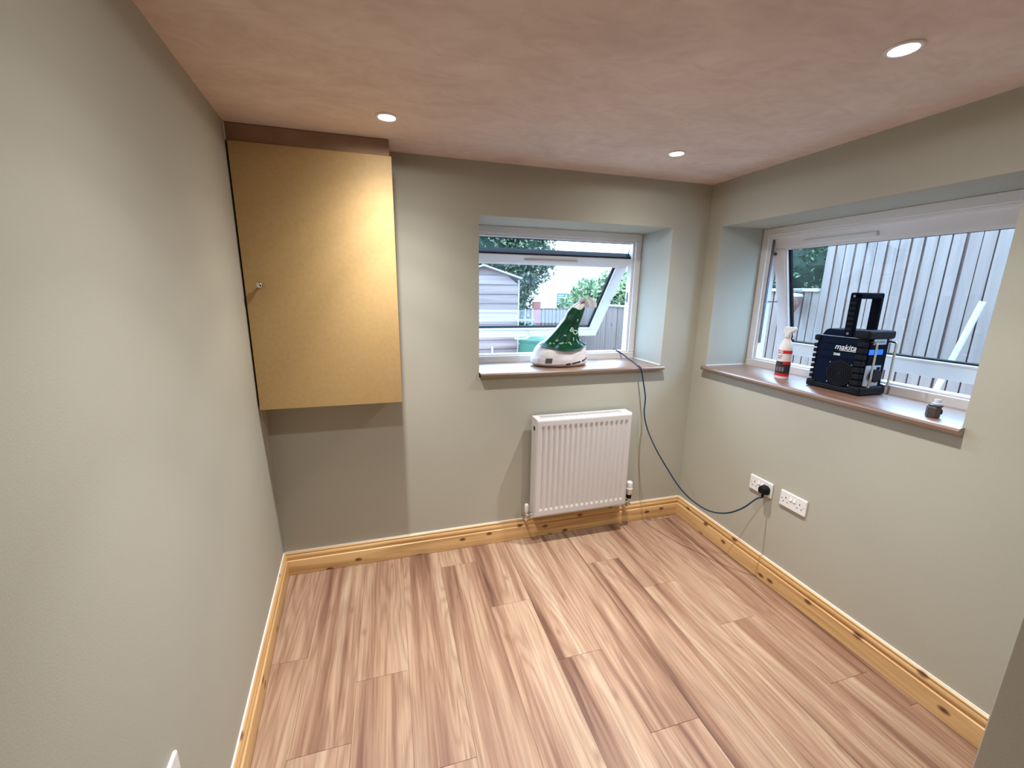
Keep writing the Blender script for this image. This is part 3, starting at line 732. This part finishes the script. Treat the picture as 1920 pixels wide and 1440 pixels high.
# ---- spray bottle
bt = thing('spray_bottle', 'white spray bottle with red and dark label at the corner end of the sill', 'bottle', (2.690, -0.556, Z2s), (0, 0, -PI / 2 + 0.25))
bm = B(); lathe(bm, [(0.029, 0.0), (0.0325, 0.003), (0.0335, 0.010), (0.0335, 0.160), (0.0325, 0.172), (0.029, 0.188), (0.022, 0.206), (0.0150, 0.220), (0.0135, 0.226), (0.0135, 0.238)], 40, sx=1.08, sy=0.82)
obj('bottle_body', bm, M['bottle'], bt, smooth=True)
def band(z0, z1, m, name, t0=-PI * 0.96, t1=-PI * 0.04, e=0.0006):
    bm = B(); n_ = 26; A = [];
    for k in range(n_ + 1):
        t_ = t0 + (t1 - t0) * k / n_; x_ = (0.0335 * 1.08 + e) * math.cos(t_); y_ = (0.0335 * 0.82 + e) * math.sin(t_)
        A.append((bm.verts.new((x_, y_, z0)), bm.verts.new((x_, y_, z1))))
    for p_, q_ in zip(A, A[1:]): bm.faces.new((p_[0], q_[0], q_[1], p_[1]))
    return obj(name, bm, m, bt, smooth=True)
band(0.142, 0.160, M['red'], 'label_band')
band(0.030, 0.098, M['dlab'], 'label_band')
band(0.018, 0.032, M['red'], 'label_band', e=0.0009)
band(0.084, 0.100, M['red'], 'label_band', t0=-PI * 0.42, e=0.0009)
text('lettering', 'HG', 0.019, M['print'], bt, (-0.024, -0.0270, 0.1445), (PI / 2, 0, -0.12), bold=0.0008)
for k in range(2):
    boxo('label_line', -0.022, 0.002 - 0.004 * k, -0.0288, -0.0270, 0.127 - 0.011 * k, 0.1295 - 0.011 * k, M['inkp'], bt)
for k in range(3):
    boxo('label_line', -0.020 + 0.014 * k, -0.010 + 0.014 * k, -0.0290, -0.0275, 0.045, 0.068, M['greyp'], bt)
bm = B(); lathe(bm, [(0.0150, 0.226), (0.0158, 0.228), (0.0158, 0.246), (0.0135, 0.250)], 28); obj('collar', bm, M['bottle'], bt, smooth=True)
bm = B()
pr = [(-0.022, 0.250), (-0.024, 0.262), (-0.020, 0.281), (-0.012, 0.286), (0.030, 0.286), (0.038, 0.282), (0.038, 0.268), (0.026, 0.262), (0.016, 0.256), (0.012, 0.248), (-0.012, 0.248)]
va = [bm.verts.new((x, -0.011, z)) for x, z in pr]; vb_ = [bm.verts.new((x, 0.011, z)) for x, z in pr]
bm.faces.new(va); bm.faces.new(vb_[::-1])
for i in range(len(pr)): k = (i + 1) % len(pr); bm.faces.new((va[i], va[k], vb_[k], vb_[i]))
obj('spray_head', bm, M['white'], bt, bevel=0.003)
bm = B(); tube(bm, smooth_pts([(0.024, 0, 0.264), (0.027, 0, 0.248), (0.031, 0, 0.234), (0.027, 0, 0.222)], 4), 0.0045, 8); obj('trigger', bm, M['white'], bt, smooth=True)

# ---- jobsite radio; local x along the sill towards the viewer, y towards the glass
rd = thing('jobsite_radio', 'navy and black jobsite radio with carry handle on the wide window sill', 'radio', (2.678, -0.710, Z2s + 0.001), (0, 0, -PI / 2))
RL, RDp, RHt = 0.250, 0.172, 0.300
bm = B()
pr = [(0.014, 0.020), (0.014, 0.255), (0.030, 0.262), (0.046, 0.290), (0.060, 0.296), (RL - 0.030, 0.296), (RL - 0.014, 0.262), (RL - 0.014, 0.020)]
va = [bm.verts.new((x, 0.010, z)) for x, z in pr]; vb_ = [bm.verts.new((x, RDp - 0.010, z)) for x, z in pr]
bm.faces.new(va); bm.faces.new(vb_[::-1])
for i in range(len(pr)): k = (i + 1) % len(pr); bm.faces.new((va[i], va[k], vb_[k], vb_[i]))
body = obj('radio_body', bm, M['navy'], rd, bevel=0.006)
for zz in (0.262, 0.226, 0.193, 0.160, 0.150):
    boxo('body_rib', 0.030, RL - 0.042, 0.0085, 0.0115, zz - 0.0012, zz + 0.0012, M['silver'] if zz in (0.262,) else M['navyh'], body)
def bumper(x0, x1, z0, z1, name='corner_bumper'):
    bm = B(); box(bm, x0, x1, 0.0, RDp, z0, z1); return obj(name, bm, M['black'], rd, bevel=0.010, seg=3)
bumper(-0.006, 0.040, 0.0, 0.036); bumper(RL - 0.052, RL + 0.006, 0.0, 0.040); bumper(0.0, 0.034, 0.232, 0.262); bumper(RL - 0.062, RL + 0.004, 0.262, 0.300)
bm = B(); box(bm, 0.030, RL - 0.040, 0.003, RDp - 0.003, 0.002, 0.026); obj('base_rail', bm, M['black'], rd, bevel=0.006)
for k in range(7):
    boxo('grip_rib', 0.004, 0.022, 0.004, RDp - 0.004, 0.045 + k * 0.026, 0.063 + k * 0.026, M['black'], rd, bevel=0.003)
for k in range(7):
    boxo('grip_rib', RL - 0.046, RL - 0.010, 0.004, 0.030, 0.045 + k * 0.030, 0.067 + k * 0.030, M['black'], rd, bevel=0.003)
# speaker on the room side
bm = B(); tube(bm, [(0.150, 0.013, 0.088), (0.150, 0.004, 0.088)], 0.062, 40); sp = obj('speaker_grille', bm, M['black'], rd, bevel=0.003)
for k in range(5):
    bm = B(); rr0 = 0.012 + k * 0.010
    tube(bm, [(0.150 + rr0 * math.cos(2 * PI * j / 32), 0.0035, 0.088 + rr0 * math.sin(2 * PI * j / 32)) for j in range(33)], 0.0014, 6); obj('grille_ring', bm, M['navyh'], sp)
for sx_, sz_ in ((-1, -1), (1, -1), (-1, 1), (1, 1)):
    bm = B(); tube(bm, [(0.150 + sx_ * 0.050, 0.010, 0.088 + sz_ * 0.048), (0.150 + sx_ * 0.050, 0.003, 0.088 + sz_ * 0.048)], 0.0035, 12); obj('screw', bm, M['chrome'], sp)
lt = text('lettering', 'makita', 0.037, M['print'], rd, (0.104, 0.0092, 0.202), (PI / 2, 0.0, 0), shear=0.25, bold=0.0004)
boxo('lettering_underline', 0.128, 0.205, 0.0078, 0.0100, 0.1965, 0.1990, M['print'], rd)
text('lettering', 'DAB', 0.015, M['print'], rd, (0.105, 0.0092, 0.172), (PI / 2, 0.0, 0), bold=0.0008)
# control face looks towards the viewer (+x local)
fx = RL - 0.012
boxo('control_panel', fx - 0.004, fx + 0.006, 0.034, 0.150, 0.040, 0.262, M['navyh'], rd, bevel=0.004)
cp = boxo('display', fx + 0.006, fx + 0.008, 0.030, 0.118, 0.190, 0.214, M['lcd'], rd, bevel=0.001); lab(cp, 'lit blue display')
boxo('badge_plate', fx + 0.004, fx + 0.009, 0.046, 0.128, 0.236, 0.262, M['silver'], rd, bevel=0.004)
boxo('badge_slot', fx + 0.009, fx + 0.0100, 0.062, 0.112, 0.246, 0.252, M['greyp'], rd)
bm = B(); box(bm, fx + 0.003, fx + 0.008, 0.030, 0.126, 0.040, 0.140); cpn = obj('silver_control_plate', bm, M['silver'], rd, bevel=0.004)
bm = B(); tube(bm, [(fx + 0.007, 0.084, 0.092), (fx + 0.026, 0.084, 0.092)], 0.030, 28); obj('dial', bm, M['black'], cpn, bevel=0.003)
bm = B(); box(bm, fx + 0.008, fx + 0.011, 0.100, 0.116, 0.118, 0.132); obj('button', bm, M['navyh'], cpn)
for yy in (0.034, 0.158):
    bm = B(); tube(bm, smooth_pts([(fx + 0.000, yy, 0.248), (fx + 0.022, yy, 0.246), (fx + 0.030, yy, 0.238), (fx + 0.031, yy, 0.15), (fx + 0.030, yy, 0.055), (fx + 0.022, yy, 0.044), (fx, yy, 0.042)], 5), 0.0048, 10)
    lab(obj('guard_bar', bm, M['chrome'], rd, smooth=True), 'bent metal guard bar')
# handle
bm = B()
hx0, hx1 = 0.134, 0.176
box(bm, hx0, hx1, 0.004, 0.026, 0.262, 0.466); box(bm, hx0, hx1, RDp - 0.026, RDp - 0.004, 0.262, 0.466); box(bm, hx0, hx1, 0.004, RDp - 0.004, 0.440, 0.468)
hd = obj('carry_handle', bm, M['navyh'], rd, bevel=0.007, seg=3)
for k in range(6):
    boxo('handle_rib', hx0 + 0.008, hx1 - 0.008, 0.0025, 0.0055, 0.296 + k * 0.024, 0.306 + k * 0.024, M['black'], hd)
for zz in (0.280, 0.452):
    bm = B(); tube(bm, [(0.155, 0.006, zz), (0.155, 0.0015, zz)], 0.006, 12); obj('screw', bm, M['steel'], hd)

# ---- small hexagonal fitting
hn = thing('pipe_fitting', 'small grey hexagonal fitting standing near the viewer end of the sill', 'fitting', (2.618, -1.276, Z2s + 0.0005), (0, 0, math.radians(12)))
hn.scale = (0.84, 0.84, 0.86)
bm = B(); tube(bm, [(0, 0, 0), (0, 0, 0.003), (0, 0, 0.046), (0, 0, 0.049)], 0.0265, 6, rr=[0.0235, 0.0265, 0.0265, 0.0235]); obj('hex_nut', bm, M['nutm'], hn, bevel=0.0015)
bm = B(); lathe(bm, [(0.020, 0.049), (0.0245, 0.0505), (0.0245, 0.057), (0.021, 0.059)], 28, (0.004, -0.003, 0)); obj('collar', bm, M['nutm'], hn, smooth=True)
bm = B(); lathe(bm, [(0.019, 0.059), (0.019, 0.064), (0.013, 0.066), (0.0125, 0.080), (0.0115, 0.082)], 28, (0.007, -0.005, 0)); obj('spigot', bm, M['nutc'], hn, smooth=True)
bm = B(); tube(bm, [(0.014, -0.014, 0.026), (0.020, -0.022, 0.026)], 0.012, 20); obj('side_port', bm, M['black'], hn, bevel=0.001)

# ================================================================== GARDEN
GZ = -0.6
struct(boxo('ground_garden', -12, 22, 0.45, 30, GZ - 0.1, GZ, M['ground']), 'garden ground')
struct(boxo('ground_side', W + 0.45, 22, -12, 0.45, GZ - 0.1, GZ, M['ground']), 'side passage ground')
def fence_run(p0, p1, zt, label, pitch=0.0905, zb=GZ, caprail=False, rail=True, inward=1, nmax=200, posts=False, lean=0.0):
    """featheredge boards from p0 to p1 (plan points); the viewer stands on the side given by inward"""
    p0, p1 = Vector(p0), Vector(p1); d = (p1 - p0); L_ = d.length; d.normalize(); ang = math.atan2(d.y, d.x)
    t = thing('fence', label, 'fence', (p0.x, p0.y, zb), (0, 0, ang), 'timber garden fences')
    n_ = int(math.ceil(L_ / pitch - 0.1)); Hh = zt - zb
    mesh_cache = []
    for v_ in range(4):
        bm = B(); w_ = pitch * 0.80
        # tapered section: thin edge tucked under the next board's thick edge
        y_a, y_b = (0.012 + 0.002 * v_, 0.000)
        sec = [(0, 0.0), (0, -y_a), (w_, -y_b - 0.008), (w_, -0.0)]
        poly = [(x, y * inward) for x, y in sec]
        prism(bm, poly, 0, Hh - 0.004 * v_)
        bmesh.ops.recalc_face_normals(bm, faces=bm.faces[:])
        me = bpy.data.meshes.new('fence_board'); bm.to_mesh(me); bm.free(); me.materials.append(M['fence']); mesh_cache.append(me)
    for k in range(n_):
        o = bpy.data.objects.new('fence_board', mesh_cache[random.randrange(4)]); COL.objects.link(o)
        o.parent = t; o.location = (k * pitch, random.uniform(-0.002, 0.002), random.uniform(-0.004, 0.002)); o.rotation_euler = (0, random.uniform(-0.003, 0.003), 0)
    y0, y1 = (0.003, 0.05) if inward > 0 else (-0.05, -0.003)
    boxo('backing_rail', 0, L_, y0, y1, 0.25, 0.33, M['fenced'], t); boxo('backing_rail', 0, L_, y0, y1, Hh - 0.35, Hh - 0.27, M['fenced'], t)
    boxo('gap_shade_panel', 0, L_, 0.0035 if inward > 0 else -0.012, 0.012 if inward > 0 else -0.0035, 0, Hh - 0.012, M['fenced'], t)  # dark sheet added behind the boards, its colour gives the shade in their gaps
    if caprail: boxo('capping_rail', -0.01, L_ + 0.01, -0.045, 0.045, Hh - 0.01, Hh + 0.022, M['trimw'], t)
    return t
FX = 4.95
fence_run((FX, 1.03), (FX, -3.2), 2.75, 'tall close boarded fence filling the wide window view', inward=-1 if False else 1)
fence_run((FX, 3.2), (FX, 1.05), 1.615, 'low boarded fence beside the tall one, ivy above it', caprail=True)
fence_run((FX, 6.75), (FX, 3.22), 1.30, 'low side fence running away beyond the small window', caprail=True)
fence_run((1.2, 6.8), (FX, 6.8), 1.195, 'far boarded fence across the end of the garden')

# leaning pole
bm = B(); tube(bm, [(4.62, 0.05, GZ), (4.80, -0.297, 1.54)], 0.021, 12); tag(obj('timber_pole', bm, M['pole'], smooth=True), 'pale round pole leaning against the tall fence', 'pole')
# basket on the low fence
bk = thing('hanging_basket', 'brown rounded basket hanging on the low fence', 'basket', (FX - 0.185, 1.225, 1.40))
bm = B(); lathe(bm, [(0.02, -0.05), (0.055, -0.02), (0.09, 0.05), (0.108, 0.12), (0.105, 0.15)], 24); obj('basket_shell', bm, M['basket'], bk, smooth=True)
bm = B(); lathe(bm, [(0.112, 0.145), (0.116, 0.155), (0.105, 0.172), (0.05, 0.185), (0.01, 0.188)], 24); obj('basket_liner', bm, M['trimw'], bk, smooth=True)
bm = B(); tube(bm, [(0.0, 0, 0.186), (0.02, 0, 0.215), (0.152, 0, 0.220)], 0.006, 6); obj('hook', bm, M['steel'], bk)

# shed
sd = thing('garden_shed', 'weathered pinkish timber shed with a shallow pitched roof', 'shed', (1.30, 3.0, GZ))
sw_, sdp = 0.95, 1.7
def gable_z(x): return (1.856 - GZ) - abs(x - 0.478) * 0.300
boxo('shed_core', 0.02, sw_ - 0.02, 0.02, sdp, 0, 1.70 - GZ - 0.02, M['fenced'], sd)
k = 0; bh = 0.118
while k * bh < gable_z(0.478) - 0.04:
    zb_, zt_ = k * bh, (k + 1) * bh
    def half(z_): return max(0.0, (gable_z(0.478) - z_) / 0.300)
    L0, L1 = max(0, 0.478 - half(zb_)), max(0, 0.478 - half(zt_)); R0, R1 = min(sw_, 0.478 + half(zb_)), min(sw_, 0.478 + half(zt_))
    bm = B()
    va = [bm.verts.new(c_) for c_ in ((L0, -0.020, 0), (R0, -0.020, 0), (R0, 0.02, 0), (L0, 0.02, 0), (L1, -0.006, bh - 0.002), (R1 + 1e-4, -0.006, bh - 0.002), (R1 + 1e-4, 0.02, bh - 0.002), (L1, 0.02, bh - 0.002))]
    for f_ in ((0, 3, 2, 1), (4, 5, 6, 7), (0, 1, 5, 4), (1, 2, 6, 5), (2, 3, 7, 6), (3, 0, 4, 7)): bm.faces.new([va[i] for i in f_])
    obj('wall_board', bm, M['shed'], sd, loc=(0, 0, zb_))
    k += 1
boxo('corner_trim', sw_ - 0.004, sw_ + 0.012, -0.024, 0.02, 0, gable_z(sw_) - 0.01, M['trimw'], sd)
boxo('door_stop', 0.585, 0.615, -0.030, -0.018, 0, 0.55 + 0.9, M['trimw'], sd)
boxo('side_wall', sw_ - 0.01, sw_ + 0.012, 0.02, sdp, 0, gable_z(sw_) - 0.02, M['shed'], sd)
for s_ in (-1, 1):
    bm = B()
    xa, xb = (0.478, sw_ + 0.03) if s_ > 0 else (0.478, -0.06)
    za, zb_ = gable_z(0.478) + 0.02, gable_z(0.478) + 0.02 - abs(xb - 0.478) * 0.300
    va = [bm.verts.new(c_) for c_ in ((xa, -0.07, za), (xb, -0.07, zb_), (xb, sdp + .05, zb_), (xa, sdp + .05, za), (xa, -0.07, za - .02), (xb, -0.07, zb_ - .02), (xb, sdp + .05, zb_ - .02), (xa, sdp + .05, za - .02))]
    for f_ in ((0, 1, 2, 3), (7, 6, 5, 4), (0, 4, 5, 1), (1, 5, 6, 2), (2, 6, 7, 3), (3, 7, 4, 0)): bm.faces.new([va[i] for i in f_])
    obj('roof_slope', bm, M['roof'], sd)
    bm = B()
    va = [bm.verts.new(c_) for c_ in ((xa, -0.085, za + .006), (xb, -0.085, zb_ + .006), (xb, -0.068, zb_ + .006), (xa, -0.068, za + .006), (xa, -0.085, za - .012), (xb, -0.085, zb_ - .012), (xb, -0.068, zb_ - .012), (xa, -0.068, za - .012))]
    for f_ in ((0, 1, 2, 3), (7, 6, 5, 4), (0, 4, 5, 1), (1, 5, 6, 2), (2, 6, 7, 3), (3, 7, 4, 0)): bm.faces.new([va[i] for i in f_])
    obj('barge_board', bm, M['trimw'], sd)

# green bin, trellis, hose, post
bn_ = thing('garden_bin', 'round green plastic bin beside the shed', 'bin', (2.415, 2.62, GZ))
bm = B(); lathe(bm, [(0.20, 0), (0.21, 0.02), (0.245, 1.54), (0.25, 1.56)], 36); obj('bin_body', bm, M['bin'], bn_, smooth=True)
bm = B(); lathe(bm, [(0.257, 1.555), (0.262, 1.58), (0.25, 1.60), (0.06, 1.62), (0.01, 1.625)], 36); obj('bin_lid', bm, M['bin'], bn_, smooth=True)
tr = thing('trellis', 'pale timber trellis between shed and red brown post', 'trellis', (2.78, 4.8, GZ))
for k in range(6): boxo('trellis_slat', 0.0, 0.34, -0.012, 0, 0.60 + k * 0.21, 0.622 + k * 0.21, M['trimw'], tr)
for k in range(3): boxo('trellis_upright', 0.02 + k * 0.14, 0.038 + k * 0.14, 0, 0.014, 0.0, 1.86, M['trimw'], tr)
bm = B()
for k in range(3):
    tube(bm, [(0.12 * math.cos(2 * PI * j / 40) * (1 - .1 * k), -0.01 - 0.022 * k, 0.19 * math.sin(2 * PI * j / 40)) for j in range(41)], 0.011, 8, cap=False)
h_ = obj('garden_hose', bm, M['hose'], smooth=True, loc=(3.07, 4.74, 0.80)); tag(h_, 'coil of blue hose hanging on the trellis', 'hose')
pst = boxo('stained_post', 3.165, 3.295, 4.95, 5.08, GZ, 1.38, M['postr'], bevel=0.006); tag(pst, 'red brown stained post at the end of the far fence', 'post')
# white house with louvre
hs = thing('neighbour_house', 'bright white rendered house with a louvred vent behind the far fence', 'house', (2.5, 14, GZ))
bm = B(); prism(bm, [(0, 0), (16, 0), (16, 6), (0, 6)], 0, 6.5); obj('wall', bm, M['render'], hs)
lv = boxo('louvre_frame', 4.84, 5.72, -0.03, 0.0, 1.40, 2.10, M['louvre'], hs)
for k in range(8): boxo('louvre_slat', 4.87, 5.69, -0.055, -0.03, 1.43 + k * 0.08, 1.465 + k * 0.08, M['trimw'], lv)
bm = B()
va = [bm.verts.new(c_) for c_ in ((-.4, -.4, 6.4), (16.4, -.4, 6.4), (16.4, 3, 8.6), (-.4, 3, 8.6), (16.4, 6.4, 6.4), (-.4, 6.4, 6.4))]
for f_ in ((0, 1, 2, 3), (3, 2, 4, 5), (0, 3, 5), (1, 4, 2), (0, 5, 4, 1)): bm.faces.new([va[i] for i in f_])
obj('roof', bm, M['roof'], hs)

# foliage
def leaves(bm, pts, size, flat=0.0):
    for p_ in pts:
        s_ = size * random.uniform(0.6, 1.3)
        n_ = Vector((random.gauss(0, 1), random.gauss(0, 1) - 0.6, random.gauss(0, 1) + 0.4)).normalized()
        x_, y_ = frame_from(n_); a_ = random.uniform(0, 2 * PI)
        ex = x_ * math.cos(a_) + y_ * math.sin(a_); ey = n_.cross(ex)
        c_ = Vector(p_)
        vs = [bm.verts.new(c_ - ex * s_), bm.verts.new(c_ + ey * s_ * .45 - ex * s_ * .2 + n_ * s_ * .1), bm.verts.new(c_ + ex * s_), bm.verts.new(c_ - ey * s_ * .45 - ex * s_ * .2 + n_ * s_ * .1)]
        bm.faces.new(vs)
def blob(bm, c_, r_, sq=(1, 1, 1), n1=10, n2=14):
    rows = []
    for i in range(n1 + 1):
        ph = PI * i / n1; row = []
        for j in range(n2):
            th = 2 * PI * j / n2
            v_ = Vector((math.sin(ph) * math.cos(th) * sq[0], math.sin(ph) * math.sin(th) * sq[1], math.cos(ph) * sq[2]))
            v_ *= r_ * (1 + 0.22 * noise.noise(v_ * 2.3 + Vector(c_)))
            row.append(bm.verts.new(Vector(c_) + v_))
        rows.append(row)
    for a, b in zip(rows, rows[1:]):
        for j in range(n2): bm.faces.new((a[j], b[j], b[(j + 1) % n2], a[(j + 1) % n2]))
def foliage(name, label, cat, m, blobs, count, size, core=0.86):
    t = thing(name, label, cat, (blobs[0][0][0], blobs[0][0][1], GZ))
    off = Vector((blobs[0][0][0], blobs[0][0][1], GZ))
    bm = B(); tot = sum(b[1] ** 2 for b in blobs)
    for c_, r_, sq in blobs:
        cc = Vector(c_) - off
        for _ in range(int(count * r_ ** 2 / tot)):
            d_ = Vector((random.gauss(0, 1), random.gauss(0, 1), random.gauss(0, 1))).normalized()
            if d_.y > 0.55: d_.y = -d_.y
            q_ = r_ * random.uniform(core, 1.08) * (1 + 0.15 * noise.noise(d_ * 2.3 + Vector(c_)))
            leaves(bm, [cc + Vector((d_.x * sq[0], d_.y * sq[1], d_.z * sq[2])) * q_], size)
    lf = obj('foliage', bm, m, t); lf['kind'] = 'stuff'
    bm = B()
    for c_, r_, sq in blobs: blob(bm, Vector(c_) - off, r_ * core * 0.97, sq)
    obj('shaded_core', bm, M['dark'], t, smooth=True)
    x_, y_, z_ = blobs[0][0]
    bm = B(); tube(bm, [(0, 0, 0), (0, 0, z_ - GZ)], 0.06, 8); obj('stem', bm, M['basket'], t, smooth=True)
foliage('garden_hedge', 'tall dense evergreen hedge behind the shed', 'hedge', M['hedge'],
        [((2.2, 6.0, 2.2), 0.85, (1.3, .5, 1)), ((3.3, 6.1, 2.3), 0.72, (1.0, .5, 1)), ((3.0, 6.1, 1.7), 0.66, (.95, .5, 1)), ((1.4, 6.0, 2.4), 0.8, (1, .5, 1)), ((2.9, 6.0, 0.9), 0.62, (.8, .5, 1.1)), ((2.3, 6.0, 1.2), 0.7, (1, .5, 1.2)), ((3.5, 6.1, 3.0), 0.55, (.9, .6, 1)), ((2.6, 6.0, 3.0), 0.7, (1.3, .6, 1)), ((1.8, 6.0, 3.1), 0.7, (1.3, .6, 1))], 13000, 0.048)
foliage('lime_shrub', 'bright lime green shrub overhanging the side fence', 'shrub', M['bush'],
        [((5.5, 7.3, 1.45), 0.50, (1.1, .7, .9)), ((6.1, 7.2, 1.6), 0.55, (1.0, .7, .9)), ((5.0, 7.3, 1.15), 0.36, (1.1, .7, 1)), ((5.55, 5.6, 1.55), 0.42, (.8, 1.3, .9))], 2600, 0.075, 0.7)
foliage('ivy_bush', 'ivy with green and dead brown leaves above the low fence', 'bush', M['hedge2'],
        [((5.7, 1.7, 1.9), 0.62, (.7, 1.2, 1)), ((5.8, 2.6, 2.0), 0.75, (.7, 1.1, 1)), ((5.8, 1.9, 2.6), 0.6, (.7, 1.2, 1)), ((5.7, 1.25, 2.1), 0.5, (.7, 1, 1))], 11000, 0.032, 0.85)
